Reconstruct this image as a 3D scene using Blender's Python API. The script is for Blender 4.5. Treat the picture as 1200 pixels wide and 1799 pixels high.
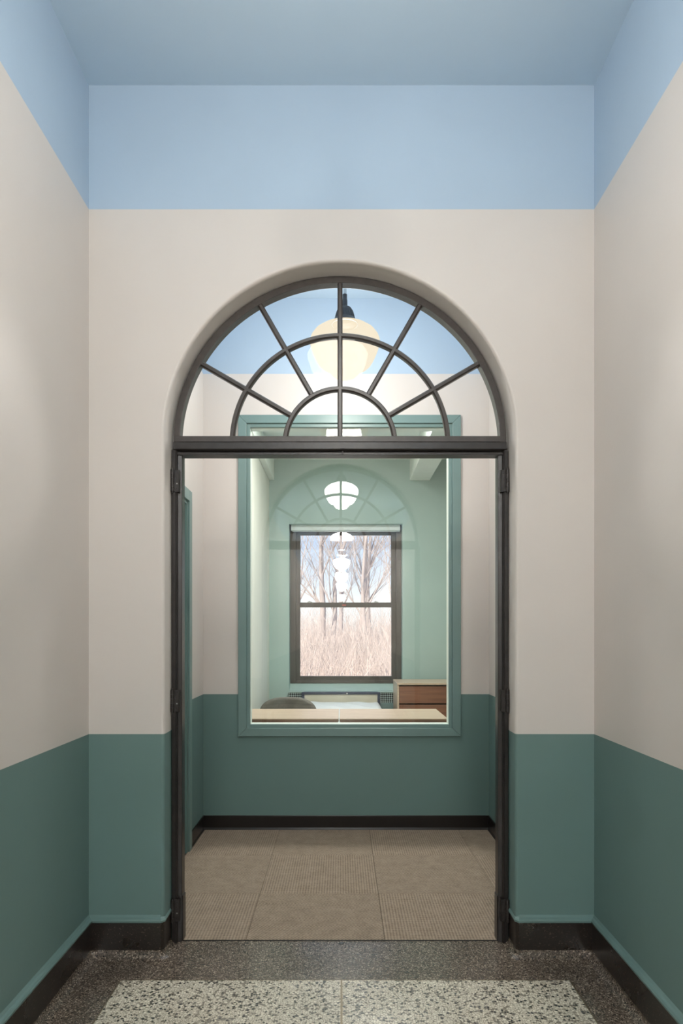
import bpy, math, random
from mathutils import Vector, Matrix

for o in list(bpy.data.objects):
    bpy.data.objects.remove(o, do_unlink=True)
S = bpy.context.scene
C = S.collection
PI = math.pi
R = random.Random(7)

# ------------------------------------------------------------------ camera
cam_d = bpy.data.cameras.new('camera')
cam = bpy.data.objects.new('camera', cam_d)
C.objects.link(cam)
cam.location = (0, 0, 1.355)
cam.rotation_euler = (PI / 2, 0, 0)
cam_d.sensor_fit = 'VERTICAL'
cam_d.sensor_height = 36.0
cam_d.sensor_width = 24.0
cam_d.lens = 24.0
cam_d.shift_y = 210.5 / 1799.0
cam_d.clip_start = 0.05
cam_d.clip_end = 300
S.camera = cam

# ------------------------------------------------------------------ view, sky, sun
S.view_settings.view_transform = 'Standard'
S.view_settings.look = 'None'
S.view_settings.gamma = 1.0
S.view_settings.use_curve_mapping = False
S.view_settings.exposure = 0.0

HALL_L = (29.0, 88.0, 92.0, 92.0, 60.0)     # radiance of each glowing hall globe, nearest first
VEST_W = 118.0
BED_W = 62.0

W = bpy.data.worlds.new('sky')
S.world = W
W.use_nodes = True
wn = W.node_tree.nodes
wl = W.node_tree.links
wn.clear()
wo = wn.new('ShaderNodeOutputWorld')
wb = wn.new('ShaderNodeBackground')
wt = wn.new('ShaderNodeTexCoord')
wx = wn.new('ShaderNodeSeparateXYZ')
wr = wn.new('ShaderNodeValToRGB')
wl.new(wt.outputs['Generated'], wx.inputs[0])
wl.new(wx.outputs['Z'], wr.inputs[0])
e = wr.color_ramp.elements
e[0].position = 0.0
e[0].color = (1.0, 0.98, 0.97, 1)
e[1].position = 0.5
e[1].color = (0.30, 0.50, 0.95, 1)
m_ = e.new(0.13)
m_.color = (0.62, 0.75, 1.0, 1)
m_ = e.new(0.05)
m_.color = (0.93, 0.95, 1.0, 1)
wl.new(wr.outputs[0], wb.inputs[0])
wb.inputs['Strength'].default_value = 1.2
wl.new(wb.outputs[0], wo.inputs[0])

sun_d = bpy.data.lights.new('sun', 'SUN')
sun_d.energy = 6.6
sun_d.angle = 0.01
sun_d.color = (1, .95, .88)
sun = bpy.data.objects.new('sun', sun_d)
C.objects.link(sun)
sun.rotation_euler = Vector((0.45, 0.75, -0.62)).to_track_quat('-Z', 'Y').to_euler()

# ------------------------------------------------------------------ materials
def mat(name):
    m = bpy.data.materials.new(name)
    m.use_nodes = True
    nt = m.node_tree
    nt.nodes.clear()
    out = nt.nodes.new('ShaderNodeOutputMaterial')
    b = nt.nodes.new('ShaderNodeBsdfPrincipled')
    nt.links.new(b.outputs[0], out.inputs[0])
    return m, nt, b, out

def srgb(r, g, b):
    f = lambda c: (c / 255 / 12.92) if c / 255 <= .04045 else ((c / 255 + .055) / 1.055) ** 2.4
    return (f(r), f(g), f(b), 1)

def noise(nt, scale, detail=3, coord='Object', rough=.5):
    t = nt.nodes.new('ShaderNodeTexCoord')
    n = nt.nodes.new('ShaderNodeTexNoise')
    n.inputs['Scale'].default_value = scale
    n.inputs['Detail'].default_value = detail
    n.inputs['Roughness'].default_value = rough
    nt.links.new(t.outputs[coord], n.inputs['Vector'])
    return n

def ramp(nt, src, stops, const=False):
    r = nt.nodes.new('ShaderNodeValToRGB')
    r.color_ramp.interpolation = 'CONSTANT' if const else 'LINEAR'
    el = r.color_ramp.elements
    el[0].position, el[0].color = stops[0]
    el[1].position, el[1].color = stops[1]
    for p, c in stops[2:]:
        q = el.new(p)
        q.color = c
    nt.links.new(src, r.inputs[0])
    return r

def mixc(nt, fac, a, b, mode='MIX'):
    m = nt.nodes.new('ShaderNodeMix')
    m.data_type = 'RGBA'
    m.blend_type = mode
    for sock, v in ((m.inputs[0], fac), (m.inputs[6], a), (m.inputs[7], b)):
        if hasattr(v, 'is_output'):
            nt.links.new(v, sock)
        else:
            sock.default_value = v
    return m.outputs[2]

def bump(nt, b, h, strength=.1, dist=.002):
    k = nt.nodes.new('ShaderNodeBump')
    k.inputs['Strength'].default_value = strength
    k.inputs['Distance'].default_value = dist
    nt.links.new(h, k.inputs['Height'])
    nt.links.new(k.outputs[0], b.inputs['Normal'])

def math_node(nt, op, a, b=None):
    m = nt.nodes.new('ShaderNodeMath')
    m.operation = op
    for i, v in enumerate((a, b)):
        if v is None:
            continue
        if hasattr(v, 'is_output'):
            nt.links.new(v, m.inputs[i])
        else:
            m.inputs[i].default_value = v
    return m.outputs[0]

BLUE = srgb(177, 197, 216)
CREAM = srgb(217, 210, 204)
TEAL = srgb(110, 137, 134)
Z_TEAL = 0.928
Z_BLUE = 3.119

def plain(name, col, rough=.5, metal=0.0, vary=.06, nscale=8, bstr=0.0, bscale=60, spec=.5):
    m, nt, b, o = mat(name)
    n = noise(nt, nscale)
    dark = tuple(c * (1 - vary) for c in col[:3]) + (1,)
    lite = tuple(min(1, c * (1 + vary)) for c in col[:3]) + (1,)
    r = ramp(nt, n.outputs['Fac'], [(.3, dark), (.7, lite)])
    nt.links.new(r.outputs[0], b.inputs['Base Color'])
    b.inputs['Roughness'].default_value = rough
    b.inputs['Metallic'].default_value = metal
    b.inputs['Specular IOR Level'].default_value = spec
    if bstr:
        n2 = noise(nt, bscale)
        bump(nt, b, n2.outputs['Fac'], bstr)
    return m

def wall_paint():
    """three painted bands: teal dado, cream field, sky-blue frieze"""
    m, nt, b, o = mat('banded_wall_paint')
    g = nt.nodes.new('ShaderNodeNewGeometry')
    s = nt.nodes.new('ShaderNodeSeparateXYZ')
    nt.links.new(g.outputs['Position'], s.inputs[0])
    n = noise(nt, 1.2, 4)
    nv = ramp(nt, n.outputs['Fac'], [(.3, (.96, .96, .96, 1)), (.7, (1.03, 1.03, 1.03, 1))])
    low = math_node(nt, 'LESS_THAN', s.outputs['Z'], Z_TEAL)
    hi = math_node(nt, 'GREATER_THAN', s.outputs['Z'], Z_BLUE)
    c1 = mixc(nt, low, CREAM, TEAL)
    c2 = mixc(nt, hi, c1, BLUE)
    c3 = mixc(nt, 1.0, c2, nv.outputs[0], 'MULTIPLY')
    nt.links.new(c3, b.inputs['Base Color'])
    b.inputs['Roughness'].default_value = .5
    b.inputs['Specular IOR Level'].default_value = .35
    n2 = noise(nt, 26, 5)
    bump(nt, b, n2.outputs['Fac'], .12, .004)
    return m

def terrazzo(name, scale, stops, gap, gapw, rough, tint):
    m, nt, b, o = mat(name)
    t = nt.nodes.new('ShaderNodeTexCoord')
    v = nt.nodes.new('ShaderNodeTexVoronoi')
    v.inputs['Scale'].default_value = scale
    ve = nt.nodes.new('ShaderNodeTexVoronoi')
    ve.feature = 'DISTANCE_TO_EDGE'
    ve.inputs['Scale'].default_value = scale
    nt.links.new(t.outputs['Object'], v.inputs['Vector'])
    nt.links.new(t.outputs['Object'], ve.inputs['Vector'])
    sp = nt.nodes.new('ShaderNodeSeparateColor')
    nt.links.new(v.outputs['Color'], sp.inputs[0])
    r = ramp(nt, sp.outputs[0], stops, True)
    e_ = math_node(nt, 'LESS_THAN', ve.outputs['Distance'], gapw)
    c = mixc(nt, e_, r.outputs[0], gap)
    n = noise(nt, 3.5, 5)
    nv = ramp(nt, n.outputs['Fac'], [(.25, tint), (.75, (1.05, 1.03, 1.0, 1))])
    c2 = mixc(nt, 1.0, c, nv.outputs[0], 'MULTIPLY')
    nt.links.new(c2, b.inputs['Base Color'])
    rr = ramp(nt, n.outputs['Fac'], [(.2, (rough - .06,) * 3 + (1,)), (.8, (rough + .08,) * 3 + (1,))])
    nt.links.new(rr.outputs[0], b.inputs['Roughness'])
    b.inputs['Specular IOR Level'].default_value = .9
    return m

def carpet(name, weave):
    m, nt, b, o = mat(name)
    t = nt.nodes.new('ShaderNodeTexCoord')
    s = nt.nodes.new('ShaderNodeSeparateXYZ')
    nt.links.new(t.outputs['Object'], s.inputs[0])
    n = noise(nt, 90, 3)
    def wave(src, k, wob=1.2):
        a = math_node(nt, 'MULTIPLY', src, k)
        w = math_node(nt, 'MULTIPLY', n.outputs['Fac'], wob)
        a = math_node(nt, 'ADD', a, w)
        return math_node(nt, 'SINE', a)
    sx = wave(s.outputs['X'], 2 * PI / .014 if not weave else 2 * PI / .016)
    sy = wave(s.outputs['Y'], 2 * PI / .016 if weave else 2 * PI / .024)
    if weave:
        h = math_node(nt, 'MULTIPLY', sx, sy)
    else:
        h = math_node(nt, 'ADD', math_node(nt, 'MULTIPLY', sx, .42), math_node(nt, 'MULTIPLY', sy, .12))
    n3 = noise(nt, 14, 4)
    h2 = math_node(nt, 'ADD', math_node(nt, 'MULTIPLY', h, .33),
                   math_node(nt, 'ADD', math_node(nt, 'MULTIPLY', n.outputs['Fac'], .5), math_node(nt, 'MULTIPLY', n3.outputs['Fac'], .35)))
    r = ramp(nt, h2, [(.05, srgb(110, 97, 84)), (.8, srgb(182, 165, 146)), (.42, srgb(153, 136, 119))])
    nt.links.new(r.outputs[0], b.inputs['Base Color'])
    b.inputs['Roughness'].default_value = .95
    b.inputs['Specular IOR Level'].default_value = .1
    bump(nt, b, h, .35, .002)
    return m

def glass(name, ior, tint=(1, 1, 1, 1), rough=0.0):
    """thin window pane: clear, with the Fresnel reflection of its two faces"""
    m = bpy.data.materials.new(name)
    m.use_nodes = True
    nt = m.node_tree
    nt.nodes.clear()
    o = nt.nodes.new('ShaderNodeOutputMaterial')
    tr = nt.nodes.new('ShaderNodeBsdfTransparent')
    tr.inputs[0].default_value = tint
    gl = nt.nodes.new('ShaderNodeBsdfGlossy')
    gl.inputs['Roughness'].default_value = rough
    fr = nt.nodes.new('ShaderNodeFresnel')
    fr.inputs[0].default_value = ior
    g = nt.nodes.new('ShaderNodeNewGeometry')
    # the Fresnel of an inside hit must equal that of an outside hit for a thin sheet
    vt = nt.nodes.new('ShaderNodeVectorMath')
    vt.operation = 'SCALE'
    sgn = math_node(nt, 'SUBTRACT', 1.0, math_node(nt, 'MULTIPLY', g.outputs['Backfacing'], 0.0))
    nt.links.new(g.outputs['Normal'], vt.inputs[0])
    nt.links.new(sgn, vt.inputs['Scale'])
    mx = nt.nodes.new('ShaderNodeMixShader')
    lw = nt.nodes.new('ShaderNodeLayerWeight')
    lw.inputs[0].default_value = .5
    # Schlick: F0 + (1-F0) * facing^5
    f0 = ((ior - 1) / (ior + 1)) ** 2
    p5 = math_node(nt, 'POWER', lw.outputs['Facing'], 5.0)
    f = math_node(nt, 'ADD', math_node(nt, 'MULTIPLY', p5, 1 - f0), f0)
    nt.links.new(f, mx.inputs[0])
    nt.links.new(tr.outputs[0], mx.inputs[1])
    nt.links.new(gl.outputs[0], mx.inputs[2])
    nt.links.new(mx.outputs[0], o.inputs[0])
    nt.nodes.remove(fr)
    nt.nodes.remove(vt)
    return m

def opal(name, col, strength, through):
    """opal lamp glass: glows, and lets a share of the bulb's light straight through"""
    m, nt, b, o = mat(name)
    nt.nodes.remove(b)
    b = nt.nodes.new('ShaderNodeEmission')
    b.inputs[0].default_value = col
    b.inputs[1].default_value = strength
    tr = nt.nodes.new('ShaderNodeBsdfTransparent')
    mx = nt.nodes.new('ShaderNodeMixShader')
    mx.inputs[0].default_value = through
    nt.links.new(b.outputs[0], mx.inputs[1])
    nt.links.new(tr.outputs[0], mx.inputs[2])
    nt.links.new(mx.outputs[0], o.inputs[0])
    return m

def emit(name, col, strength):
    m, nt, b, o = mat(name)
    b.inputs['Base Color'].default_value = (.9, .87, .8, 1)
    b.inputs['Roughness'].default_value = .25
    b.inputs['Emission Color'].default_value = col
    b.inputs['Emission Strength'].default_value = strength
    return m

def wood(name, a, c, scale=3.0, axis='X', rough=.4):
    m, nt, b, o = mat(name)
    t = nt.nodes.new('ShaderNodeTexCoord')
    mp = nt.nodes.new('ShaderNodeMapping')
    sc = {'X': (1, 14, 14), 'Z': (14, 14, 1), 'Y': (14, 1, 14)}[axis]
    mp.inputs['Scale'].default_value = sc
    nt.links.new(t.outputs['Object'], mp.inputs[0])
    n = nt.nodes.new('ShaderNodeTexNoise')
    n.inputs['Scale'].default_value = scale
    n.inputs['Detail'].default_value = 6
    n.inputs['Distortion'].default_value = .4
    nt.links.new(mp.outputs[0], n.inputs['Vector'])
    r = ramp(nt, n.outputs['Fac'], [(.3, a), (.7, c)])
    nt.links.new(r.outputs[0], b.inputs['Base Color'])
    b.inputs['Roughness'].default_value = rough
    return m

def perforated(name):
    m, nt, b, o = mat(name)
    t = nt.nodes.new('ShaderNodeTexCoord')
    s = nt.nodes.new('ShaderNodeSeparateXYZ')
    nt.links.new(t.outputs['Object'], s.inputs[0])
    u = math_node(nt, 'ADD', s.outputs['X'], s.outputs['Z'])
    v = math_node(nt, 'SUBTRACT', s.outputs['X'], s.outputs['Z'])
    k = 2 * PI / .05
    h = math_node(nt, 'MULTIPLY', math_node(nt, 'SINE', math_node(nt, 'MULTIPLY', u, k)), math_node(nt, 'SINE', math_node(nt, 'MULTIPLY', v, k)))
    hole = math_node(nt, 'GREATER_THAN', h, -.02)
    c = mixc(nt, hole, srgb(168, 184, 180), srgb(12, 15, 17))
    nt.links.new(c, b.inputs['Base Color'])
    b.inputs['Roughness'].default_value = .5
    return m

M = {
    'paint': wall_paint(),
    'ceil': plain('blue_ceiling_paint', srgb(190, 211, 228), .6, vary=.03, nscale=1.5, bstr=.08, bscale=20),
    'teal': plain('teal_paint', TEAL, .38, vary=.04, nscale=6, bstr=.06),
    'frame_teal': plain('teal_steel_enamel', srgb(118, 144, 141), .35, vary=.03, nscale=5),
    'black': plain('black_frame_enamel', srgb(40, 36, 35), .32, vary=.25, nscale=30, bstr=.35, bscale=70),
    'muntin': plain('charcoal_bar_enamel', srgb(68, 62, 59), .35, vary=.15, nscale=30, bstr=.3, bscale=80),
    'hinge': plain('black_hinge_enamel', srgb(46, 42, 41), .3, vary=.3, nscale=60, bstr=.4, bscale=120),
    'vinyl': plain('black_vinyl_base', srgb(30, 26, 26), .3, vary=.1),
    'ter_dark': terrazzo('dark_terrazzo', 200, [(0, srgb(84, 75, 68)), (.3, srgb(112, 101, 91)), (.55, srgb(144, 131, 118)), (.74, srgb(178, 164, 148)), (.88, srgb(48, 43, 40))],
                         srgb(98, 88, 80), .07, .17, (.86, .83, .80, 1)),
    'ter_light': terrazzo('cream_terrazzo', 108, [(0, srgb(222, 214, 196)), (.35, srgb(236, 229, 212)), (.58, srgb(216, 207, 190)), (.74, srgb(128, 121, 112)), (.85, srgb(58, 56, 55))],
                          srgb(160, 152, 138), .08, .24, (.93, .92, .9, 1)),
    'ter_base': terrazzo('black_terrazzo_base', 240, [(0, srgb(30, 23, 20)), (.5, srgb(39, 31, 27)), (.86, srgb(60, 50, 44)), (.97, srgb(104, 92, 82))],
                         srgb(28, 22, 20), .06, .28, (.8, .76, .72, 1)),
    'brass': plain('brass_divider', srgb(128, 114, 92), .4, .6),
    'carpet_a': carpet('ribbed_carpet', False),
    'carpet_b': carpet('woven_carpet', True),
    'sub': plain('subfloor_adhesive', srgb(70, 62, 55), .8),
    'glass_old': glass('fanlight_glass', 1.2, (.97, .985, .985, 1)),
    'glass_in': glass('borrowed_light_glass', 1.8, (.95, .985, .965, 1)),
    'glass_out': glass('sash_glass', 1.55, (.98, .985, .98, 1)),
    'globe': opal('opal_globe_glass', (1.0, .85, .62, 1), 1.02, .3),
    'fitter': plain('gunmetal_fitter', srgb(64, 68, 74), .4, .5, vary=.12, nscale=30),
    'rod': plain('pale_grey_rod', srgb(176, 190, 200), .5),
    'bed_white': plain('white_ceiling_paint', srgb(232, 238, 230), .7, vary=.02),
    'bed_left': plain('pale_wall_paint', srgb(232, 232, 220), .6, vary=.02, nscale=2),
    'bed_green': plain('sage_wall_paint', srgb(170, 191, 184), .6, vary=.03, nscale=2, bstr=.05, bscale=30),
    'bronze': plain('bronze_window_metal', srgb(92, 85, 80), .45, .2, vary=.06),
    'steel': plain('latch_steel', srgb(180, 180, 178), .35, .8),
    'blind': plain('white_blind_fabric', srgb(226, 233, 230), .6, vary=.02),
    'desk': wood('pale_maple_laminate', srgb(196, 170, 145), srgb(216, 192, 168), 2.5, 'X', .35),
    'desk_edge': wood('walnut_edge', srgb(112, 78, 60), srgb(136, 98, 76), 3, 'X', .45),
    'drawer': wood('walnut_drawer_veneer', srgb(120, 80, 60), srgb(150, 104, 80), 2.2, 'X', .42),
    'dark': plain('black_leg_metal', srgb(40, 38, 38), .4, .3),
    'chair': wood('grey_wood_back', srgb(104, 100, 92), srgb(134, 129, 120), 4, 'X', .55),
    'navy': plain('navy_bed_metal', srgb(48, 56, 76), .4, .2),
    'panel': plain('beige_headboard_panel', srgb(196, 190, 172), .5),
    'mattress': plain('white_mattress_cover', srgb(236, 238, 236), .45, vary=.03, nscale=12, bstr=.6, bscale=14),
    'perf': perforated('perforated_steel'),
    'white': plain('white_plastic', srgb(232, 232, 228), .4),
    'red': plain('red_print', srgb(186, 92, 80), .5),
    'bark': plain('grey_bark', srgb(188, 173, 165), .9, vary=.15, nscale=3, bstr=.4, bscale=12),
    'twig': plain('tan_twig', srgb(212, 192, 178), .9, vary=.25, nscale=2),
    'litter': plain('leaf_litter', srgb(214, 198, 188), 1.0, vary=.2, nscale=2, bstr=.6, bscale=8),
    'stone': plain('building_render', srgb(150, 150, 145), .9),
}

# ------------------------------------------------------------------ mesh helpers
ORIGIN = {}
class MB:
    def __init__(self):
        self.v = []
        self.f = []
        self.smooth = []
    def add(self, vs, fs, smooth=False):
        k = len(self.v)
        self.v += [tuple(p) for p in vs]
        self.f += [tuple(i + k for i in q) for q in fs]
        self.smooth += [smooth] * len(fs)
        return self
    def box(self, x0, x1, y0, y1, z0, z1):
        vs = [(x0, y0, z0), (x1, y0, z0), (x1, y1, z0), (x0, y1, z0), (x0, y0, z1), (x1, y0, z1), (x1, y1, z1), (x0, y1, z1)]
        return self.add(vs, [(3, 2, 1, 0), (4, 5, 6, 7), (0, 1, 5, 4), (1, 2, 6, 5), (2, 3, 7, 6), (3, 0, 4, 7)])
    def prism(self, poly, axis, a, b):
        """extrude a 2-D polygon along an axis: 'X' -> poly is (y,z); 'Y' -> (x,z); 'Z' -> (x,y)"""
        n = len(poly)
        mk = {'X': lambda p, t: (t, p[0], p[1]), 'Y': lambda p, t: (p[0], t, p[1]), 'Z': lambda p, t: (p[0], p[1], t)}[axis]
        vs = [mk(p, a) for p in poly] + [mk(p, b) for p in poly]
        fs = [tuple(range(n))[::-1], tuple(range(n, 2 * n))] + [(i, (i + 1) % n, n + (i + 1) % n, n + i) for i in range(n)]
        return self.add(vs, fs)
    def lathe(self, prof, c=(0, 0, 0), n=40, ribs=0, amp=0.0):
        vs, fs = [], []
        for r, z in prof:
            for i in range(n):
                a = 2 * PI * i / n
                q = r * (1 + (amp * math.cos(ribs * a) if ribs else 0))
                vs.append((c[0] + q * math.cos(a), c[1] + q * math.sin(a), c[2] + z))
        for j in range(len(prof) - 1):
            for i in range(n):
                k = (i + 1) % n
                fs.append((j * n + i, j * n + k, (j + 1) * n + k, (j + 1) * n + i))
        return self.add(vs, fs, True)
    def tube(self, p, q, r0, r1, n=8, caps=True, smooth=True):
        p, q = Vector(p), Vector(q)
        d = (q - p)
        if d.length < 1e-6:
            return self
        d.normalize()
        u = d.orthogonal().normalized()
        w = d.cross(u)
        vs = [p + (u * math.cos(2 * PI * i / n) + w * math.sin(2 * PI * i / n)) * r0 for i in range(n)]
        vs += [q + (u * math.cos(2 * PI * i / n) + w * math.sin(2 * PI * i / n)) * r1 for i in range(n)]
        fs = [(i, (i + 1) % n, n + (i + 1) % n, n + i) for i in range(n)]
        self.add(vs, fs, smooth)
        if caps:
            self.add(vs[:n], [tuple(range(n))[::-1]])
            self.add(vs[n:], [tuple(range(n))])
        return self
    def ring(self, cx, cz, r0, r1, y0, y1, a0, a1, n=48):
        """part of an annulus in the XZ plane, extruded in Y"""
        vs, fs = [], []
        for i in range(n + 1):
            a = a0 + (a1 - a0) * i / n
            ca, sa = math.cos(a), math.sin(a)
            vs += [(cx + r0 * ca, y0, cz + r0 * sa), (cx + r1 * ca, y0, cz + r1 * sa), (cx + r1 * ca, y1, cz + r1 * sa), (cx + r0 * ca, y1, cz + r0 * sa)]
        for i in range(n):
            a, b = 4 * i, 4 * i + 4
            for k in range(4):
                l = (k + 1) % 4
                fs.append((a + k, a + l, b + l, b + k))
        fs += [(0, 1, 2, 3), (4 * n + 3, 4 * n + 2, 4 * n + 1, 4 * n)]
        return self.add(vs, fs)
    def build(self, name, m, parent=None, bevel=0.0, seg=2, fix=True):
        me = bpy.data.meshes.new(name)
        org = Vector((0, 0, 0)) if parent is None else ORIGIN.get(parent.name, Vector((0, 0, 0)))
        me.from_pydata([(Vector(p) - org) for p in self.v] if parent is not None else self.v, [], self.f)
        if fix:
            import bmesh
            bm = bmesh.new()
            bm.from_mesh(me)
            if bevel:
                bmesh.ops.remove_doubles(bm, verts=bm.verts, dist=1e-5)
            bmesh.ops.recalc_face_normals(bm, faces=bm.faces)
            bm.to_mesh(me)
            bm.free()
        for p, s in zip(me.polygons, self.smooth):
            p.use_smooth = s
        me.materials.append(M[m] if isinstance(m, str) else m)
        o = bpy.data.objects.new(name, me)
        ORIGIN[o.name] = Vector(org)
        C.objects.link(o)
        if parent is not None:
            o.parent = parent
        if bevel:
            b = o.modifiers.new('bevel', 'BEVEL')
            b.width = bevel
            b.segments = seg
            b.limit_method = 'ANGLE'
            b.angle_limit = .6
        return o

def flat(o):
    return o

def empty(name, loc):
    o = bpy.data.objects.new(name, None)
    o.location = loc
    o.empty_display_size = .1
    C.objects.link(o)
    ORIGIN[o.name] = Vector(loc)
    return o

def tag(o, label=None, cat=None, group=None, kind=None):
    if label:
        o['label'] = label
    if cat:
        o['category'] = cat
    if group:
        o['group'] = group
    if kind:
        o['kind'] = kind
    return o

def struct(o, label=None):
    return tag(o, label, None, None, 'structure')

def copy_tree(o, parent=None):
    c = o.copy()
    C.objects.link(c)
    if parent is not None:
        c.parent = parent
    for ch in list(o.children):
        copy_tree(ch, c)
    return c

# ------------------------------------------------------------------ measurements (metres)
HX = 1.055                    # half width of the hall
CZ = 3.637                    # ceiling height
Y1, Y1B = 2.85, 3.08          # arch wall, front and back face
YF = 2.96                     # front plane of the black frame
OX = -0.0065                  # centre line of the opening
Y2, Y2B = 4.67, 4.80          # vestibule back wall
VL, VR = -0.946, 1.009        # vestibule side walls
YB = 8.30                     # bedroom window wall
BL, BR = -0.879, 2.2
BCZ = 3.452
YH = -17.0                    # far end of the hall behind the camera

# ------------------------------------------------------------------ floor
fl = MB().box(-HX - .15, HX + .15, YH, 2.992, -.12, 0.0).build('floor', 'ter_dark')
struct(fl, 'dark speckled terrazzo hall floor around a cream terrazzo panel')
PY = 2.651
for x0, x1 in ((-.856, -.0035), (.0035, .884)):
    MB().box(x0, x1, YH + .3, PY, -.01, .0012).build('terrazzo_panel', 'ter_light', fl)
MB().box(-.0035, .0035, YH + .3, PY, -.01, .0016).build('divider_strip', 'brass', fl)
for x in (-.8585, .8865):
    MB().box(x - .0025, x + .0025, YH + .3, PY + .005, -.01, .0014).build('divider_strip', 'brass', fl)
MB().box(-.861, .889, PY, PY + .005, -.01, .0014).build('divider_strip', 'brass', fl)
sock = MB().lathe([(0, .002), (.006, .002), (.009, .003), (.011, .0005)], (0, 2.968, 0), 16).build('bolt_socket', 'dark', fl)
tag(sock, 'small black bolt socket in the threshold')

vf = MB().box(-1.9, 1.3, 2.992, Y2 + .02, -.12, -.004).build('floor_vestibule', 'sub')
struct(vf, 'carpet tiled vestibule floor beyond the black arched doorway')
xs = [-1.03, -.42, .19, .80, 1.41]
ys = [2.998, 3.525, 4.135, 4.745]
for j in range(3):
    for i in range(4):
        x0, x1 = max(xs[i], VL), min(xs[i + 1], VR)
        y0, y1 = ys[j], min(ys[j + 1], Y2)
        if j == 1 and i == 0:
            x0 = VL
        g = .0007
        w = (i + j) % 2 == 1
        MB().box(x0 + g, x1 - g, y0 + g, y1 - g, -.004, .0035).build('carpet_tile', 'carpet_b' if w else 'carpet_a', vf, .001, 1)
MB().box(-.70, .69, 2.9925, 2.9975, -.02, .0025).build('carpet_edge_strip', 'dark', vf)

# ------------------------------------------------------------------ ceiling
cl = MB().box(-1.9, 1.4, YH - .2, Y2B, CZ, CZ + .3).build('ceiling', 'ceil')
struct(cl, 'sky blue painted plaster ceiling')

# ------------------------------------------------------------------ hall walls
struct(MB().box(-HX - .15, -HX, YH, Y1B, 0, CZ).build('wall_left', 'paint'), 'left hall wall painted teal, cream and blue')
struct(MB().box(HX, HX + .15, YH, Y1B, 0, CZ).build('wall_right', 'paint'), 'right hall wall painted teal, cream and blue')
struct(MB().box(-HX - .15, HX + .15, YH - .15, YH, 0, CZ).build('wall_rear', 'paint'), 'far end wall of the hall behind the viewer')

# wall with the arched opening: bullnosed edge lofted round the opening
AR, AF, AZ = .733, .745, 2.168
NA = 64
def opening_path(r):
    pts = [(OX - r, 0.0), (OX - r, Z_TEAL), (OX - r, AZ)]
    for i in range(1, NA):
        a = PI - PI * i / NA
        pts.append((OX + r * math.cos(a), AZ + r * math.sin(a)))
    pts += [(OX + r, AZ), (OX + r, Z_TEAL), (OX + r, 0.0)]
    return pts
mb = MB()
prof = []
for i in range(7):
    a = PI / 2 * i / 6
    prof.append((AR + (AF - AR) * (1 - math.sin(a)), Y1 + .016 * (1 - math.cos(a))))
prof += [(AR, Y1 + .022), (AR, Y1B - .016), (AR, Y1B - .01), (AR + .008, Y1B)]
loops = [[(x, y, z) for x, z in opening_path(r)] for r, y in prof]
n = len(loops[0])
vs = [p for l in loops for p in l]
fs = []
for j in range(len(loops) - 1):
    for i in range(n - 1):
        fs.append((j * n + i, j * n + i + 1, (j + 1) * n + i + 1, (j + 1) * n + i))
mb.add(vs, fs, True)
for y, loop in ((Y1, loops[0]), (Y1B, loops[-1])):
    lx, rx = loop[0][0], loop[-1][0]
    mb.add([(-HX, y, 0), (lx, y, 0), (lx, y, AZ), (lx, y, CZ), (-HX, y, CZ)], [(0, 1, 2, 3, 4)])
    mb.add([(rx, y, 0), (HX, y, 0), (HX, y, CZ), (rx, y, CZ), (rx, y, AZ)], [(0, 1, 2, 3, 4)])
    arc = loop[2:-2]
    for p, q in zip(arc[:-1], arc[1:]):
        mb.add([p, q, (q[0], y, CZ), (p[0], y, CZ)], [(0, 1, 2, 3)])
struct(mb.build('wall_arch', 'paint', fix=True), 'end wall of the hall pierced by the tall arched opening')

# cove terrazzo base with its painted ledge
COVE = .032
def base_profile(h=.15, t=.014):
    """(out, z) from the wall outwards"""
    return [(0, h), (t, h), (t, COVE), (0, COVE)]
def cove_profile(t=.014):
    p = [(0, COVE), (t, COVE)]
    for i in range(1, 7):
        a = PI / 2 * i / 6
        p.append((t + COVE * (1 - math.cos(a)), COVE - (COVE - .001) * math.sin(a)))
    return p + [(t + COVE, 0), (0, 0)]
LEDGE = [(0, .146), (.017, .146), (.0195, .150), (.0195, .156), (.015, .162), (.007, .166), (0, .174)]
def mitre_run(poly2d, path, name, m, parent=None, smooth=False):
    """sweep an (out,z) profile along a plan polyline; 'out' is to the left of the path; ends are square"""
    mb = MB()
    P = [Vector(p) for p in path]
    rings = []
    for i, p in enumerate(P):
        d0 = (P[i] - P[i - 1]).normalized() if i > 0 else (P[1] - P[0]).normalized()
        d1 = (P[i + 1] - P[i]).normalized() if i < len(P) - 1 else d0
        n0 = Vector((-d0.y, d0.x))
        n1 = Vector((-d1.y, d1.x))
        b = (n0 + n1)
        b = b / b.dot(n0) if b.length > 1e-6 else n0
        rings.append([(p.x + b.x * o_, p.y + b.y * o_, z) for o_, z in poly2d])
    k = len(poly2d)
    vs = [q for r_ in rings for q in r_]
    fs = []
    for i in range(len(P) - 1):
        for j in range(k):
            l = (j + 1) % k
            fs.append((i * k + j, i * k + l, (i + 1) * k + l, (i + 1) * k + j))
    fs += [tuple(range(k)), tuple(range((len(P) - 1) * k, len(P) * k))[::-1]]
    mb.add(vs, fs, smooth)
    return mb.build(name, m, parent)
RX = AR
left_path = [(OX - RX - .013, YF + .0), (OX - RX - .013, Y1 + .004), (OX - RX - .017, Y1), (-HX, Y1), (-HX, YH)]
right_path = [(HX, YH), (HX, Y1), (OX + RX + .017, Y1), (OX + RX + .013, Y1 + .004), (OX + RX + .013, YF + .0)]
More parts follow.
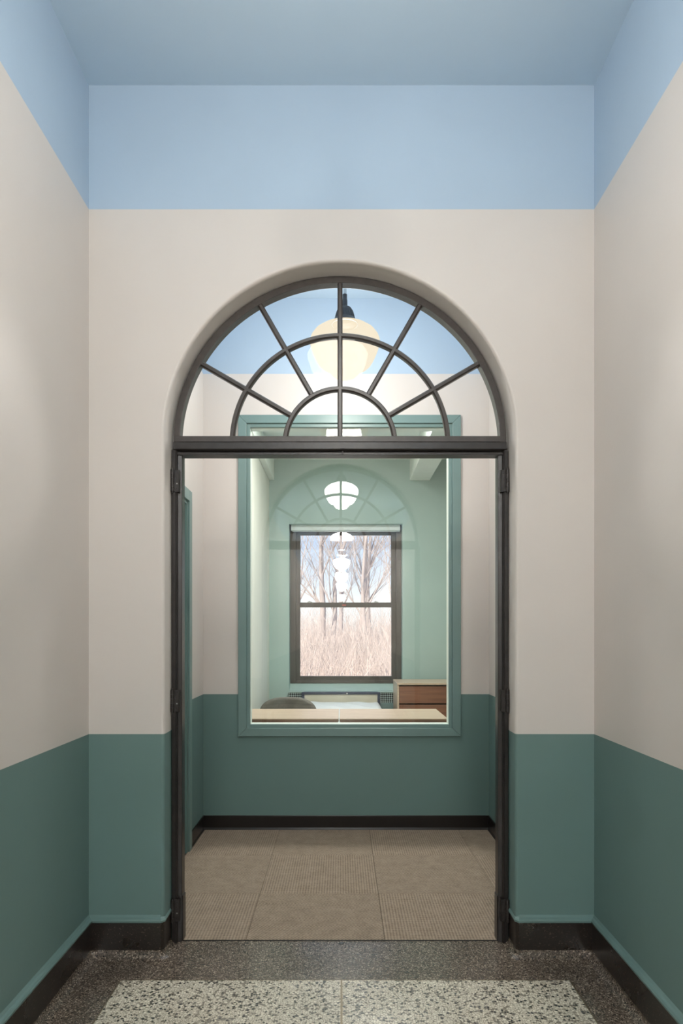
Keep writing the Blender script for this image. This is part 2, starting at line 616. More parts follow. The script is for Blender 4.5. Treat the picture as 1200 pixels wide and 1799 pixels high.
# 'out' must point into the hall: going from the opening to the left and back, the hall lies on the left-hand side
for nm, pth, lab in (('baseboard_left', left_path, 'black terrazzo cove base along the left wall'), ('baseboard_right', right_path, 'black terrazzo cove base along the right wall')):
    b = mitre_run(base_profile(), pth, nm, 'ter_base')
    struct(b, lab)
    c = mitre_run(cove_profile(), pth, 'cove', 'ter_dark', b)
    tag(c, 'lighter brown speckled cove at the foot')
    l = mitre_run(LEDGE, pth, 'painted_ledge', 'teal', b)
    tag(l, 'rounded teal painted ledge on top')

# ------------------------------------------------------------------ vestibule walls
DY0, DY1, DH = 3.24, 4.193, 2.158
mb = MB()
mb.box(VL - .15, VL, Y1B, DY0, 0, CZ).box(VL - .15, VL, DY1, Y2, 0, CZ).box(VL - .15, VL, DY0, DY1, DH, CZ)
struct(mb.build('wall_vestibule_left', 'paint'), 'left vestibule wall with a doorway')
struct(MB().box(VR, VR + .15, Y1B, Y2, 0, CZ).build('wall_vestibule_right', 'paint'), 'right vestibule wall')
WX0, WX1, WZ0, WZ1 = -.645, .752, .705, 2.772
mb = MB()
mb.box(-1.2, WX0, Y2, Y2B, 0, CZ).box(WX1, BR + .15, Y2, Y2B, 0, CZ).box(WX0, WX1, Y2, Y2B, 0, WZ0).box(WX0, WX1, Y2, Y2B, WZ1, CZ)
struct(mb.build('wall_vestibule_back', 'paint'), 'vestibule back wall around the interior window')

VB = [(0, 0), (0, .1), (.004, .1), (.006, .096), (.006, .018), (.012, .006), (.013, 0)]
b = mitre_run(VB, [(VR, Y1B), (VR, Y2), (VL, Y2), (VL, DY1 + .07)], 'baseboard_vestibule', 'vinyl')
struct(b, 'black vinyl base round the vestibule')
b = mitre_run(VB, [(VL, DY0 - .07), (VL, Y1B)], 'baseboard_vestibule_near', 'vinyl')
struct(b, 'short black vinyl base beside the vestibule doorway')

# doorway in the left vestibule wall
d2 = empty('door_2', (VL, (DY0 + DY1) / 2, 0))
struct(d2, 'teal door and steel frame in the left vestibule wall')
cas = .068
t_ = .014
MB().box(VL, VL + t_, DY1, DY1 + cas, 0, DH + cas).build('casing', 'frame_teal', d2, .002)
MB().box(VL, VL + t_, DY0 - cas, DY0, 0, DH + cas).build('casing', 'frame_teal', d2, .002)
MB().box(VL, VL + t_, DY0, DY1, DH, DH + cas).build('casing', 'frame_teal', d2, .002)
MB().box(VL - .15, VL, DY1 - .02, DY1, 0, DH).build('jamb', 'frame_teal', d2)
MB().box(VL - .15, VL, DY0, DY0 + .02, 0, DH).build('jamb', 'frame_teal', d2)
MB().box(VL - .15, VL, DY0 + .02, DY1 - .02, DH - .02, DH).build('head', 'frame_teal', d2)
sl = MB().box(VL - .14, VL - .095, DY0 + .023, DY1 - .023, .008, DH - .023).build('door_leaf', 'frame_teal', d2, .002)
MB().tube((VL - .095, DY0 + .1, 1.0), (VL - .055, DY0 + .1, 1.0), .011, .011, 12).tube((VL - .055, DY0 + .1, 1.0), (VL - .055, DY0 + .22, 1.0), .009, .009, 12).build('lever_handle', 'steel', sl)

# ------------------------------------------------------------------ black door frame with its hinges
d1 = empty('door_1', (OX, YF, 0))
struct(d1, 'black steel door frame without leaves under the fanlight')
TB = 2.125
HO, HI = .730, .690
for sgn, nm in ((-1, 'left'), (1, 'right')):
    mb = MB()
    # stepped profile in plan
    poly = [(HO, YF), (HO - .018, YF), (HO - .018, YF + .010), (HO - .022, YF + .012), (HO - .022, YF + .020), (HI, YF + .024), (HI, YF + .075), (HO - .012, YF + .075), (HO - .012, YF + .115), (HO, YF + .115)]
    mb.prism([(OX + sgn * a, b_) for a, b_ in poly], 'Z', 0.0, TB + .02)
    j = mb.build('jamb', 'black', d1, .0015, 1)
    foot = MB().box(OX + sgn * HI - .004, OX + sgn * HI + .004, YF + .026, YF + .074, .004, .2).build('floor_guard_plate', 'black', d1, .001, 1)
    for zc in (2.009, 1.056, .148):
        x0, x1 = sorted((OX + sgn * .7265, OX + sgn * .697))
        h = MB().box(x0, x1, YF - .004, YF + .001, zc - .047, zc + .047).box(*sorted((OX + sgn * .7, OX + sgn * .697)), YF - .004, YF + .022, zc - .047, zc + .047).build('hinge', 'hinge', d1, .001, 1)
        kn = MB()
        kx = OX + sgn * .7245
        for k in range(5):
            a = zc - .048 + k * .0192
            kn.tube((kx, YF - .0085, a + .0006), (kx, YF - .0085, a + .0186), .0078, .0078, 12)
        kn.tube((kx, YF - .0085, zc - .053), (kx, YF - .0085, zc + .053), .0045, .0045, 10)
        kn.build('knuckle', 'hinge', h)
        for k, dz in enumerate((-.034, -.012, .012, .034)):
            xx = OX + sgn * (.706 if k % 2 else .710)
            MB().tube((xx, YF - .0052, zc + dz), (xx, YF - .003, zc + dz), .0028, .004, 10).build('screw', 'steel' if k == 1 and sgn < 0 else 'hinge', h)
# header (the bar under the fanlight)
mb = MB()
hp = [(YF - .004, 2.177), (YF - .004, 2.147), (YF + .004, 2.143), (YF + .022, 2.143), (YF + .022, 2.139), (YF + .014, 2.137), (YF + .014, 2.126), (YF + .074, 2.125), (YF + .074, 2.177)]
mb.prism(hp, 'X', OX - .7225, OX + .7225)
mb.build('header', 'black', d1, .0012, 1)
MB().box(OX + .002, OX + .020, YF - .0055, YF - .001, 2.1475, 2.152).box(OX + .006, OX + .016, YF + .012, YF + .02, 2.128, 2.143).build('strike_plate', 'dark', d1, .0008, 1)

# ------------------------------------------------------------------ fanlight
w1 = empty('window_1', (OX, YF, 2.177))
struct(w1, 'semicircular black fanlight with radiating bars above the doorway')
FZ, FR = 2.175, .7225
RB = 2.204
fy0, fy1 = YF, YF + .05
a0 = math.asin((RB - FZ) / FR)
MB().ring(OX, FZ, FR - .028, FR, fy0, fy1, 0, PI, 96).build('arch_frame', 'muntin', w1, .002, 2)
MB().box(OX - FR + .002, OX + FR - .002, fy0 - .001, fy1, 2.1785, RB).build('bottom_rail', 'muntin', w1, .002, 2)
R2, R3 = .470, .239
bw = .022
def bar(r0, r1, ang, nm='glazing_bar'):
    mb = MB()
    ca, sa = math.cos(ang), math.sin(ang)
    # T-shaped section with chamfered nose
    sec = [(-bw / 2, .030), (-bw / 2, .012), (-bw / 4, .004), (bw / 4, .004), (bw / 2, .012), (bw / 2, .030)]
    vs = []
    for r in (r0, r1):
        for u, y in sec:
            vs.append((OX + r * ca - u * sa, fy0 + y, FZ + r * sa + u * ca))
    k = len(sec)
    fs = [tuple(range(k)), tuple(range(k, 2 * k))[::-1]] + [(i, (i + 1) % k, k + (i + 1) % k, k + i) for i in range(k)]
    mb.add(vs, fs)
    return mb.build(nm, 'muntin', w1)
def arcbar(r, nm):
    sec = [(-bw / 2, .031), (-bw / 2, .012), (-bw / 4, .0045), (bw / 4, .0045), (bw / 2, .012), (bw / 2, .031)]
    n_ = 72
    aa = math.asin((RB - .003 - FZ) / r)
    vs, fs = [], []
    k = len(sec)
    for i in range(n_ + 1):
        a = aa + (PI - 2 * aa) * i / n_
        for u, y in sec:
            vs.append((OX + (r + u) * math.cos(a), fy0 + y, FZ + (r + u) * math.sin(a)))
    for i in range(n_):
        for j in range(k):
            l = (j + 1) % k
            fs.append((i * k + j, i * k + l, (i + 1) * k + l, (i + 1) * k + j))
    return MB().add(vs, fs).build(nm, 'muntin', w1)
arcbar(R2, 'curved_bar')
arcbar(R3, 'curved_bar')
for d in (30, 60, 120, 150):
    bar(R3 + bw / 2 - .004, FR - .024, math.radians(d))
bar(RB - FZ - .004, FR - .024, PI / 2)
def pane(r0, r1, t0, t1):
    """one sheet of old glass, a little out of true"""
    n_ = 14
    cx, cz = OX, FZ
    pts = []
    lo = RB - .002
    def P(r, a):
        x, z = r * math.cos(a), r * math.sin(a)
        return (cx + x, max(cz + z, lo))
    outer = [P(r1, t0 + (t1 - t0) * i / n_) for i in range(n_ + 1)]
    if r0 > .05:
        inner = [P(r0, t1 - (t1 - t0) * i / n_) for i in range(n_ + 1)]
    else:
        inner = [(cx, lo)]
    poly = outer + inner
    mx = sum(p[0] for p in poly) / len(poly)
    mz = sum(p[1] for p in poly) / len(poly)
    tx, tz = R.uniform(-.002, .002) + .010, R.uniform(-.002, .002) - .055
    vs = [(x, fy0 + .022 + tx * (x - mx) + tz * (z - mz), z) for x, z in poly]
    return MB().add(vs, [tuple(range(len(vs)))]).build('glass_pane', 'glass_old', w1, fix=False)
rad = [math.radians(d) for d in (0, 30, 60, 90, 120, 150, 180)]
for i in range(6):
    pane(R2, FR - .02, rad[i], rad[i + 1])
    pane(R3, R2, rad[i], rad[i + 1])
pane(0, R3, 0, PI / 2)
pane(0, R3, PI / 2, PI)

# ------------------------------------------------------------------ interior window
w2 = empty('window_2', (.05, Y2, .642))
struct(w2, 'large interior window in a teal steel frame')
X0, X1, ZA, ZB = -.705, .814, .642, 2.835
fw = .057
yf = Y2 - .018
MB().prism([(X0, ZA), (X0 + fw, ZA + fw), (X0 + fw, ZB - fw), (X0, ZB)], 'Y', yf, Y2 + .03).build('frame_side', 'frame_teal', w2, .003)
MB().prism([(X1, ZA), (X1 - fw, ZA + fw), (X1 - fw, ZB - fw), (X1, ZB)], 'Y', yf, Y2 + .03).build('frame_side', 'frame_teal', w2, .003)
MB().prism([(X0, ZA), (X1, ZA), (X1 - fw, ZA + fw), (X0 + fw, ZA + fw)], 'Y', yf, Y2 + .03).build('frame_bottom', 'frame_teal', w2, .003)
MB().prism([(X0, ZB), (X1, ZB), (X1 - fw, ZB - fw), (X0 + fw, ZB - fw)], 'Y', yf, Y2 + .03).build('frame_top', 'frame_teal', w2, .003)
gi = .023
a_, b_, c_, d_ = X0 + fw, X1 - fw, ZA + fw, ZB - fw
for nm, bx in (('glazing_stop', (a_, a_ + gi, c_, d_)), ('glazing_stop', (b_ - gi, b_, c_, d_)), ('glazing_stop', (a_ + gi, b_ - gi, c_, c_ + gi)), ('glazing_stop', (a_ + gi, b_ - gi, d_ - gi, d_))):
    MB().box(bx[0], bx[1], Y2 - .002, Y2 + .02, bx[2], bx[3]).build(nm, 'frame_teal', w2, .002)
    MB().box(bx[0], bx[1], Y2 + .027, Y2 + .1, bx[2], bx[3]).build(nm, 'bed_white', w2, .002)
gy = Y2 + .0235
MB().add([(a_, gy, c_), (b_, gy, c_), (b_, gy, d_), (a_, gy, d_)], [(0, 1, 2, 3)]).build('glass_pane', 'glass_in', w2, fix=False)

# ------------------------------------------------------------------ bedroom shell
struct(MB().box(BL - .2, BR + .15, Y2B, YB + .4, -.12, 0).build('floor_bedroom', 'carpet_a'), 'carpeted bedroom floor')
struct(MB().box(BL - .15, BL, Y2B, YB, 0, BCZ + .1).build('wall_bedroom_left', 'bed_left'), 'pale left wall of the bedroom')
struct(MB().box(BR, BR + .15, Y2B, YB, 0, BCZ + .1).build('wall_bedroom_right', 'bed_green'), 'sage right wall of the bedroom')
NX0, NX1, NZ1, NZ0, NZF = -.637, .742, 2.668, .715, .640
YN = YB + .15
mb = MB()
mb.box(BL - .15, NX0, YB, YB + .4, 0, BCZ + .1).box(NX1, BR + .15, YB, YB + .4, 0, BCZ + .1).box(NX0, NX1, YB, YB + .4, NZ1, BCZ + .1)
mb.prism([(YB, 0), (YB + .4, 0), (YB + .4, NZ0), (YN, NZ0), (YB, NZF)], 'X', NX0, NX1)
struct(mb.build('wall_bedroom_back', 'bed_green'), 'sage green bedroom wall around the sash window')
bc = MB().box(BL - .15, BR + .15, Y2B, YB + .4, BCZ, BCZ + .5).build('ceiling_bedroom', 'bed_white')
struct(bc, 'white bedroom ceiling')
BZ = 3.196
MB().box(BL, -.817, Y2B, YB, BZ, BCZ).build('beam', 'bed_white', bc, .004)
MB().box(.831, 1.073, Y2B, YB, BZ, BCZ).build('beam', 'bed_white', bc, .004)

# ------------------------------------------------------------------ sash window
w3 = empty('window_3', (.056, YN, NZ0))
struct(w3, 'bronze double hung sash window in the sage wall')
s = (YN) / 1199.3
px = lambda x: (x - 600) * s
pz = lambda y: 1.355 + (1110 - y) * s
fx0, fx1 = px(513), px(703)
ft, fb = NZ1, pz(1200)
MB().box(NX0, px(520), YN, YN + .14, fb - .004, ft).build('frame_side', 'bronze', w3, .003)
MB().box(px(696), NX1, YN, YN + .14, fb - .004, ft).build('frame_side', 'bronze', w3, .003)
MB().box(px(520), px(696), YN, YN + .14, pz(934), ft).build('frame_top', 'bronze', w3, .003)
MB().box(px(520), px(696), YN, YN + .14, fb - .004, pz(1195)).build('frame_bottom', 'bronze', w3, .003)
def sash(nm, x0, x1, z0, z1, gx0, gx1, gz0, gz1, y, d):
    mb = MB()
    mb.box(x0, gx0, y, y + d, z0, z1).box(gx1, x1, y, y + d, z0, z1).box(gx0, gx1, y, y + d, z0, gz0).box(gx0, gx1, y, y + d, gz1, z1)
    o = mb.build(nm, 'bronze', w3, .002)
    yy = y + d * .6
    MB().add([(gx0 - .003, yy, gz0 - .003), (gx1 + .003, yy, gz0 - .003), (gx1 + .003, yy, gz1 + .003), (gx0 - .003, yy, gz1 + .003)], [(0, 1, 2, 3)]).build('glass_pane', 'glass_out', o, fix=False)
    return o
up = sash('upper_sash', px(520), px(696), pz(1065), pz(934), px(527), px(688), pz(1058), pz(939), YN + .065, .04)
lo = sash('lower_sash', px(520), px(696), pz(1195), pz(1058.5), px(527), px(688), pz(1188), pz(1067), YN + .02, .04)
for x in (543, 660):
    MB().box(px(x) - .02, px(x) + .02, YN + .012, YN + .05, pz(1058.5), pz(1057)).tube((px(x) + .01, YN + .025, pz(1057)), (px(x) + .05, YN + .02, pz(1059)), .006, .005, 8).tube((px(x), YN + .03, pz(1058)), (px(x), YN + .03, pz(1055.6)), .009, .008, 10).build('sash_lock', 'steel', lo)
MB().box(px(601), px(608), YN + .0185, YN + .021, pz(1064.2), pz(1061.8)).build('red_sticker', 'red', lo)
MB().box(px(528), px(687), YN + .012, YN + .022, pz(1190.5), pz(1189.3)).build('sash_lift', 'bronze', lo)

rb = empty('roller_blind', (px(608.5), YN - .04, pz(921)))
tag(rb, 'white rolled up roller blind cassette across the top of the bedroom window', 'blind')
MB().prism([(YN - .075, pz(933.2)), (YN - .005, pz(933.2)), (YN - .005, pz(921.5)), (YN - .066, pz(921.5)), (YN - .075, pz(924))], 'X', px(512.6) - .004, px(703.8) - .012).build('cassette', 'blind', rb, .002)
MB().box(px(514), px(702), YN - .05, YN - .03, pz(934.8), pz(933.2)).build('bottom_bar', 'blind', rb)
for x in (px(512.6) - .012, px(703.8) - .012):
    MB().box(x, x + .008, YN - .08, YN - .002, pz(933.4), pz(921.2)).build('end_bracket', 'dark', rb)

# ------------------------------------------------------------------ radiator cover
rc = empty('radiator_cover', (.05, 8.24, 0))
tag(rc, 'teal radiator cover with perforated band under the bedroom window', 'radiator')
MB().box(-.635, .74, 8.205, YB - .001, 0, .50).build('cabinet', 'frame_teal', rc, .004)
MB().box(-.635, .74, 8.21, YB - .001, .50, .623).build('grille', 'perf', rc)
MB().box(-.64, .745, 8.20, YB - .001, .623, .637).build('top_panel', 'bed_green', rc, .003)

# ------------------------------------------------------------------ bed
bd = empty('bed', (0, 7.1, 0))
tag(bd, 'single bed with navy metal headboard frame under the bedroom window', 'bed')
HBX0, HBX1, HBZ = -.471, .458, .642
hb = MB()
hb.box(HBX0, HBX0 + .034, 8.05, 8.09, 0, HBZ).box(HBX1 - .034, HBX1, 8.05, 8.09, 0, HBZ).box(HBX0 + .034, HBX1 - .034, 8.05, 8.09, HBZ - .028, HBZ).box(HBX0 + .034, HBX1 - .034, 8.05, 8.09, .30, .33)
hbo = hb.build('headboard', 'navy', bd, .004)
MB().box(HBX0 + .03, HBX1 - .03, 8.06, 8.08, .33, HBZ - .026).build('headboard_panel', 'panel', hbo)
MB().tube((.065, 8.049, HBZ - .014), (.065, 8.044, HBZ - .014), .008, .006, 10).build('bolt', 'white', hbo)
for x in (HBX0 + .01, HBX1 - .04):
    MB().box(x, x + .03, 6.07, 8.05, .28, .34).build('side_rail', 'navy', bd, .003)
for x in (HBX0, HBX1 - .034):
    MB().box(x, x + .034, 6.03, 6.07, 0, .50).build('leg', 'navy', bd, .003)
MB().box(HBX0 + .034, HBX1 - .034, 6.035, 6.065, .28, .34).build('foot_rail', 'navy', bd, .003)
MB().box(HBX0 + .012, HBX1 - .012, 6.08, 8.045, .335, .35).build('slat_base', 'dark', bd)
# mattress: rounded slab with a lightly rumpled cover
mb = MB()
nx, ny = 36, 60
mx0, mx1, my0, my1, mz0, mz1 = -.455, .447, 6.085, 8.04, .352, .535
def mtop(x, y):
    u = min(x - mx0, mx1 - x)
    v = min(y - my0, my1 - y)
    e_ = min(u, v, .05) / .05
    rr = -(.035) * (1 - math.sqrt(max(0, 1 - (1 - e_) ** 2)))
    wv = .007 * math.sin(9 * x + 3 * math.sin(4 * y)) * math.sin(7 * y + 2 * math.sin(6 * x)) + .004 * math.sin(23 * x + 13 * y)
    return mz1 + rr + wv * e_
grid = []
for j in range(ny + 1):
    for i in range(nx + 1):
        x = mx0 + (mx1 - mx0) * i / nx
        y = my0 + (my1 - my0) * j / ny
        grid.append((x, y, mtop(x, y)))
fs = [(j * (nx + 1) + i, j * (nx + 1) + i + 1, (j + 1) * (nx + 1) + i + 1, (j + 1) * (nx + 1) + i) for j in range(ny) for i in range(nx)]
edge = [j * (nx + 1) for j in range(ny, 0, -1)] + list(range(0, nx)) + [j * (nx + 1) + nx for j in range(ny)] + [ny * (nx + 1) + i for i in range(nx, 0, -1)]
k0 = len(grid)
grid += [(grid[i][0], grid[i][1], mz0) for i in edge]
ne = len(edge)
fs += [(edge[i], edge[(i + 1) % ne], k0 + (i + 1) % ne, k0 + i) for i in range(ne)]
fs.append(tuple(k0 + i for i in range(ne)))
mb.add(grid, fs, True)
tag(mb.build('mattress', 'mattress', bd), 'bare white mattress')

# ------------------------------------------------------------------ dresser
dr = empty('dresser', (1.06, 7.8, 0))
tag(dr, 'brown wooden dresser with flat drawers right of the bed', 'dresser')
DX0, DX1, DYF, DYB, DZ = .613, 1.513, 7.5, 8.1, .792
mb = MB()
mb.box(DX0, DX0 + .02, DYF + .0, DYB, 0, DZ - .022).box(DX1 - .02, DX1, DYF, DYB, 0, DZ - .022).box(DX0 + .02, DX1 - .02, DYB - .012, DYB, .03, DZ - .022).box(DX0 + .02, DX1 - .02, DYF + .05, DYB - .012, .03, .05)
mb.box(DX0 + .02, DX1 - .02, DYF + .03, DYF + .05, 0, .05)
tag(mb.build('body', 'desk', dr, .0015, 1), 'pale maple carcass')
tag(MB().box(DX0 - .002, DX1 + .002, DYF - .008, DYB, DZ - .022, DZ).build('top', 'desk', dr, .003), 'pale maple top')
z = DZ - .022 - .012
dh = .19
for k in range(3):
    z1, z0 = z, z - dh
    dd = MB().box(DX0 + .022, DX1 - .022, DYF + .002, DYF + .022, z0, z1).box(DX0 + .03, DX1 - .03, DYF + .022, DYB - .05, z0 + .02, z1 - .02).build('drawer', 'drawer', dr, .002)
    z = z0 - .014
MB().box(DX0 + .022, DX1 - .022, DYF + .012, DYF + .028, .05, z).build('plinth', 'drawer', dr)

# ------------------------------------------------------------------ two desks against the glass
def make_desk(x0, x1):
    t = empty('desk', ((x0 + x1) / 2, 5.12, 0))
    y0, y1, zt = 4.82, 5.43, .742
    MB().box(x0, x1, y0, y1, zt - .006, zt).build('desktop', 'desk', t, .001, 1)
    MB().box(x0, x1, y0, y1, zt - .03, zt - .006).build('edge_band', 'desk_edge', t, .001, 1)
    MB().box(x0 + .02, x0 + .045, y0 + .03, y1 - .03, .03, zt - .03).build('end_panel', 'desk_edge', t)
    MB().box(x1 - .045, x1 - .02, y0 + .03, y1 - .03, .03, zt - .03).build('end_panel', 'desk_edge', t)
    MB().box(x0 + .045, x1 - .045, y0 + .05, y0 + .068, .35, zt - .03).build('modesty_panel', 'dark', t)
    for x in (x0 + .0325, x1 - .0325):
        for y in (y0 + .06, y1 - .06):
            MB().tube((x, y, 0), (x, y, .03), .012, .012, 12).build('foot', 'dark', t)
    return t
dk1 = make_desk(-.776, -.021)
dk2 = make_desk(-.013, .752)
tag(dk1, 'left pale maple desk behind the glass, in front of the grey chair', 'desk', 'desks side by side behind the interior window')
tag(dk2, 'right pale maple desk behind the glass, in front of the dresser', 'desk', 'desks side by side behind the interior window')
cc = MB().tube((-.017, 4.90, .747), (-.017, 4.816, .7465), .0032, .0032, 8).tube((-.017, 4.816, .7465), (-.017, 4.8135, .705), .0032, .0032, 8).box(-.024, -.010, 4.806, 4.8185, .698, .722).build('cable_end', 'white')
tag(cc, 'short white cable end hanging between the two desks', 'cable')

# ------------------------------------------------------------------ desk chair
ch = empty('desk_chair', (-.458, 5.6, 0))
tag(ch, 'grey chair with rounded backrest behind the left desk', 'chair')
ccx = -.452
mb = MB()
# backrest: rounded outline, thin shell curved about the sitter
ol = []
hw = .243
for i in range(25):
    a = PI * i / 24
    ol.append((hw * math.copysign(abs(math.cos(a)) ** .75, math.cos(a)), .665 + .135 * math.sin(a) ** .9))
ol += [(-hw * .97, .60), (-hw * .85, .545), (-hw * .6, .53), (hw * .6, .53), (hw * .85, .545), (hw * .97, .60)]
cv = lambda x: 5.80 - .35 * (x * x)
nn = len(ol)
# fan of concentric rings so that the shell can curve
rings = 6
vs, fs = [], []
czc = .655
for side, off in ((0, 0.0), (1, .014)):
    for k in range(rings + 1):
        f = k / rings
        for x, z_ in ol:
            X = x * f
            vs.append((ccx + X, cv(X) + off + .04 * (z_ * f + czc * (1 - f) - .65), czc + (z_ - czc) * f))
sz = (rings + 1) * nn
for side in (0, 1):
    for k in range(rings):
        for i in range(nn):
            l = (i + 1) % nn
            q = (side * sz + k * nn + i, side * sz + k * nn + l, side * sz + (k + 1) * nn + l, side * sz + (k + 1) * nn + i)
            fs.append(q)
for i in range(nn):
    l = (i + 1) % nn
    fs.append((rings * nn + i, rings * nn + l, sz + rings * nn + l, sz + rings * nn + i))
mb.add(vs, fs, True)
mb.build('backrest', 'chair', ch)
MB().prism([(ccx - .21, 5.36), (ccx + .21, 5.36), (ccx + .225, 5.5), (ccx + .2, 5.77), (ccx - .2, 5.77), (ccx - .225, 5.5)], 'Z', .44, .465).build('seat', 'chair', ch, .01, 3)
for sx in (-1, 1):
    MB().tube((ccx + sx * .18, 5.42, .44), (ccx + sx * .2, 5.38, 0), .012, .011, 12).build('leg', 'dark', ch)
    MB().tube((ccx + sx * .18, 5.74, .44), (ccx + sx * .21, 5.86, 0), .012, .011, 12).build('leg', 'dark', ch)
    MB().tube((ccx + sx * .15, 5.74, .44), (ccx + sx * .15, 5.80, .60), .01, .01, 12).build('back_support', 'dark', ch)

# ------------------------------------------------------------------ pendant lamps
GL = [(.001, 3.1), (.070, 3.100), (.074, 3.092), (.10, 3.084), (.14, 3.068), (.172, 3.046), (.190, 3.022), (.198, 3.0), (.197, 2.985), (.190, 2.958), (.178, 2.925), (.163, 2.892), (.148, 2.868), (.132, 2.853), (.112, 2.845), (.100, 2.840), (.090, 2.830), (.078, 2.812), (.060, 2.796), (.036, 2.786), (.001, 2.783)]
def fine(p, n=3):
    out = []
    for i in range(len(p) - 1):
        for k in range(n):
            t = k / n
            out.append((p[i][0] + (p[i + 1][0] - p[i][0]) * t, p[i][1] + (p[i + 1][1] - p[i][1]) * t))
    return out + [p[-1]]
def make_lamp(x, y):
    t = empty('pendant_lamp', (x, y, CZ))
    MB().lathe([(.001, CZ - .028), (.02, CZ - .028), (.055, CZ - .016), (.065, CZ - .004), (.065, CZ)], (x, y, 0), 32).build('canopy', 'rod', t)
    MB().lathe([(.009, 3.25), (.009, CZ - .02)], (x, y, 0), 16).build('rod', 'rod', t)
    MB().lathe([(.001, 3.262), (.0125, 3.262), (.0125, 3.232), (.0145, 3.230), (.0145, 3.19)], (x, y, 0), 20).build('coupler', 'fitter', t)
    MB().lathe([(.014, 3.196), (.022, 3.192), (.034, 3.184), (.045, 3.165), (.051, 3.145), (.055, 3.127), (.057, 3.122)], (x, y, 0), 96, 24, .05).lathe([(.056, 3.124), (.061, 3.120), (.063, 3.113), (.07, 3.106), (.076, 3.098), (.076, 3.092), (.07, 3.09)], (x, y, 0), 48).build('fitter', 'fitter', t)
    g = MB().lathe(GL, (x, y, 0), 56).build('globe', 'globe', t)
    tag(g, 'glowing opal glass schoolhouse globe')
    return t
def lamp_light(x, y, w, t):
    l = bpy.data.lights.new('lamp_glow', 'POINT')
    l.energy = w
    l.shadow_soft_size = .145
    l.color = (1.0, .955, .90)
    o = bpy.data.objects.new('lamp_glow', l)
    C.objects.link(o)
    o.parent = t
    o.location = (0, 0, 2.945 - CZ)
    return o
lp = make_lamp(.019, 3.86)
tag(lp, 'opal schoolhouse pendant lamp seen through the fanlight', 'lamp', 'schoolhouse pendant lamps')
lamp_light(.019, 3.86, VEST_W, lp)
hall_labels = ['opal schoolhouse pendant lamp over the hall just above the picture', 'opal schoolhouse pendant lamp in the hall, first behind the viewer', 'opal schoolhouse pendant lamp in the hall, second behind the viewer',
               'opal schoolhouse pendant lamp in the hall, third behind the viewer', 'opal schoolhouse pendant lamp in the hall, last before the rear wall']
for i, y in enumerate((1.42, -2.6, -6.7, -10.8, -14.9)):
    c = copy_tree(lp)
    c.location = (.0, y, CZ)
    c['label'] = hall_labels[i]
    for k in list(c.children):
        if k.name.startswith('globe'):
            k.data = k.data.copy()
            k.data.materials[0] = emit('glowing_globe_glass', (1.0, .955, .88, 1), HALL_L[i])
        elif k.type == 'LIGHT':
            bpy.data.objects.remove(k)

# bedroom ceiling light (above the frame, lights the room)
cf = empty('ceiling_light', (.2, 6.1, BCZ))
tag(cf, 'flush white ceiling light of the bedroom', 'lamp')
MB().box(-.1, .5, 5.8, 6.4, BCZ - .05, BCZ).build('housing', 'white', cf, .004)
df = MB().box(-.08, .48, 5.82, 6.38, BCZ - .056, BCZ - .05).build('diffuser', emit('diffuser_glow', (1, .98, .92, 1), 1.5), cf)
al = bpy.data.lights.new('ceiling_glow', 'AREA')
al.shape = 'SQUARE'
al.size = .55
al.energy = BED_W
al.color = (1, .99, .97)
ao = bpy.data.objects.new('ceiling_glow', al)
C.objects.link(ao)
ao.parent = cf
ao.location = (0, 0, -.06)

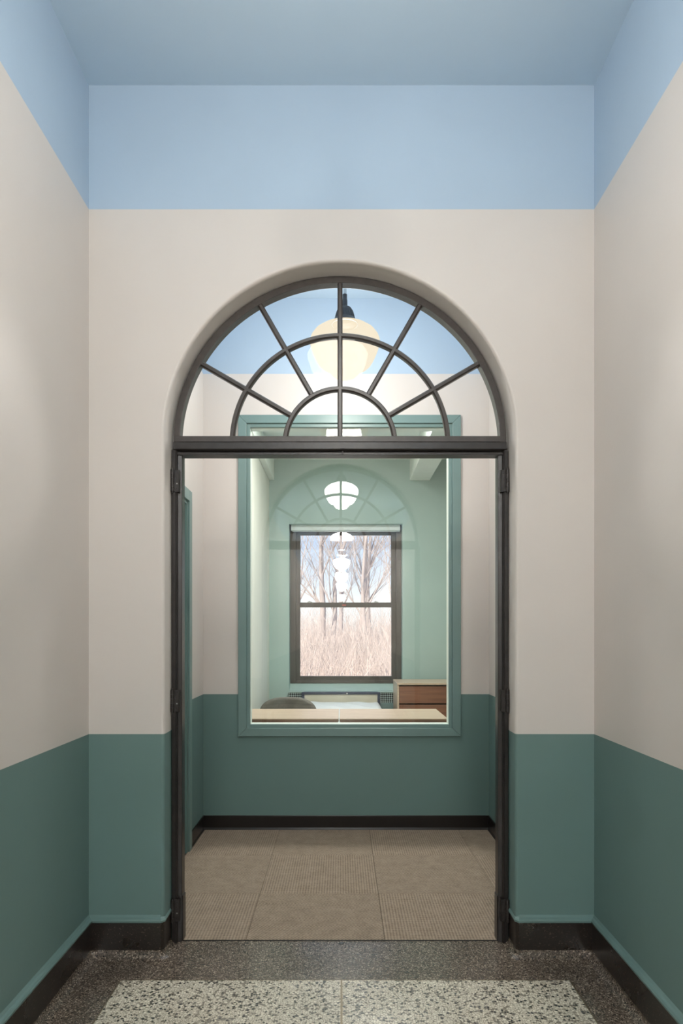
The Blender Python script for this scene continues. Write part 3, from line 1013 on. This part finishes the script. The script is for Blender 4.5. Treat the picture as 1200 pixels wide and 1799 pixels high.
# ------------------------------------------------------------------ outside: ground, bare trees, thicket
struct(MB().add([(-60, YB + .4, -.3), (60, YB + .4, -.3), (60, 90, .9), (-60, 90, .9)], [(0, 1, 2, 3)]).build('ground', 'litter', fix=False), 'pale leaf littered ground outside')
def gz(y):
    return -.3 + 1.2 * (y - YB - .4) / (90 - YB - .4)
def bare_tree(x, y, h, r, lean, seed, label):
    rnd = random.Random(seed)
    t = empty('bare_tree', (x, y, gz(y)))
    tag(t, label, 'tree', 'bare trees outside the bedroom window')
    tk, br = MB(), MB()
    def limb(p, d, length, r0, level, mb):
        segs = 6 if level < 2 else 4
        q = Vector(p)
        dd = Vector(d).normalized()
        rr = r0
        for i in range(segs):
            nxt = q + dd * (length / segs)
            r1 = rr * (.86 if level == 0 else .8)
            mb.tube(q, nxt, rr, r1, 7 if level == 0 else (5 if level < 3 else 3), caps=False)
            dd = (dd + Vector((rnd.gauss(0, .12), rnd.gauss(0, .12), rnd.gauss(.05, .07)))).normalized()
            q, rr = nxt, r1
            if level < 4 and (level > 0 or i >= 1):
                for _ in range(2 if level < 2 else rnd.choice((1, 1, 2))):
                    a = rnd.uniform(0, 2 * PI)
                    sd = (dd * rnd.uniform(.7, 1.1) + Vector((math.cos(a), math.sin(a) * .7, rnd.uniform(.0, .5))) * rnd.uniform(.35, .75)).normalized()
                    limb(q, sd, length * rnd.uniform(.38, .6), rr * rnd.uniform(.34, .52), level + 1, br)
    limb((x, y, gz(y) - .1), (lean, rnd.uniform(-.05, .05), 1), h * .75, r, 0, tk)
    tk.build('trunk', 'bark', t, fix=False)
    br.build('branches', 'bark', t, fix=False)
    return t
trees = [
    (-1.36, 21.0, 8.0, .12, .02, 3, 'pale bare tree at the left edge of the window view'),
    (-.78, 26.0, 9.5, .15, .04, 5, 'bare tree left of the middle of the window view'),
    (-.36, 22.0, 8.5, .10, .07, 41, 'slim bare tree just left of the middle of the window view'),
    (-.02, 31.0, 9.5, .13, -.03, 8, 'slim distant bare tree in the middle of the window view'),
    (.52, 25.0, 9.0, .13, .16, 12, 'leaning bare tree right of the middle of the window view'),
    (.80, 21.0, 8.0, .09, -.05, 43, 'thin bare tree in front of the leaning one'),
    (1.55, 19.0, 7.5, .11, -.12, 15, 'bare tree at the right edge of the window view, leaning left'),
    (1.30, 33.0, 10.0, .15, .02, 21, 'distant upright bare tree behind the leaning one'),
    (-3.4, 24.0, 9.0, .16, .04, 22, 'bare tree standing well left of the window view'),
    (4.0, 24.0, 9.0, .16, -.04, 23, 'bare tree standing well right of the window view'),
]
for a in trees:
    bare_tree(*a)
rnd = random.Random(99)
mb = MB()
for i in range(5200):
    y = rnd.uniform(14, 40)
    x = rnd.uniform(-.16, .17) * y + rnd.gauss(0, 1.2)
    h = rnd.uniform(.6, 1.85) * (1 + .015 * (y - 14))
    p = Vector((x, y, gz(y) - .05))
    d = Vector((rnd.gauss(0, .22), rnd.gauss(0, .2), 1)).normalized()
    r0 = rnd.uniform(.005, .012)
    for k in range(3):
        q = p + d * (h / 3)
        mb.tube(p, q, r0, r0 * .7, 3, caps=False, smooth=False)
        if rnd.random() < .8:
            dd = (d + Vector((rnd.gauss(0, .5), rnd.gauss(0, .4), .2))).normalized()
            mb.tube(q, q + dd * h * .35, r0 * .6, r0 * .25, 3, caps=False, smooth=False)
        p, r0 = q, r0 * .7
        d = (d + Vector((rnd.gauss(0, .2), rnd.gauss(0, .2), 0))).normalized()
tag(mb.build('thicket', 'twig', fix=False), 'tangled tan thicket of dry stems below the bare trees', 'thicket', None, 'stuff')
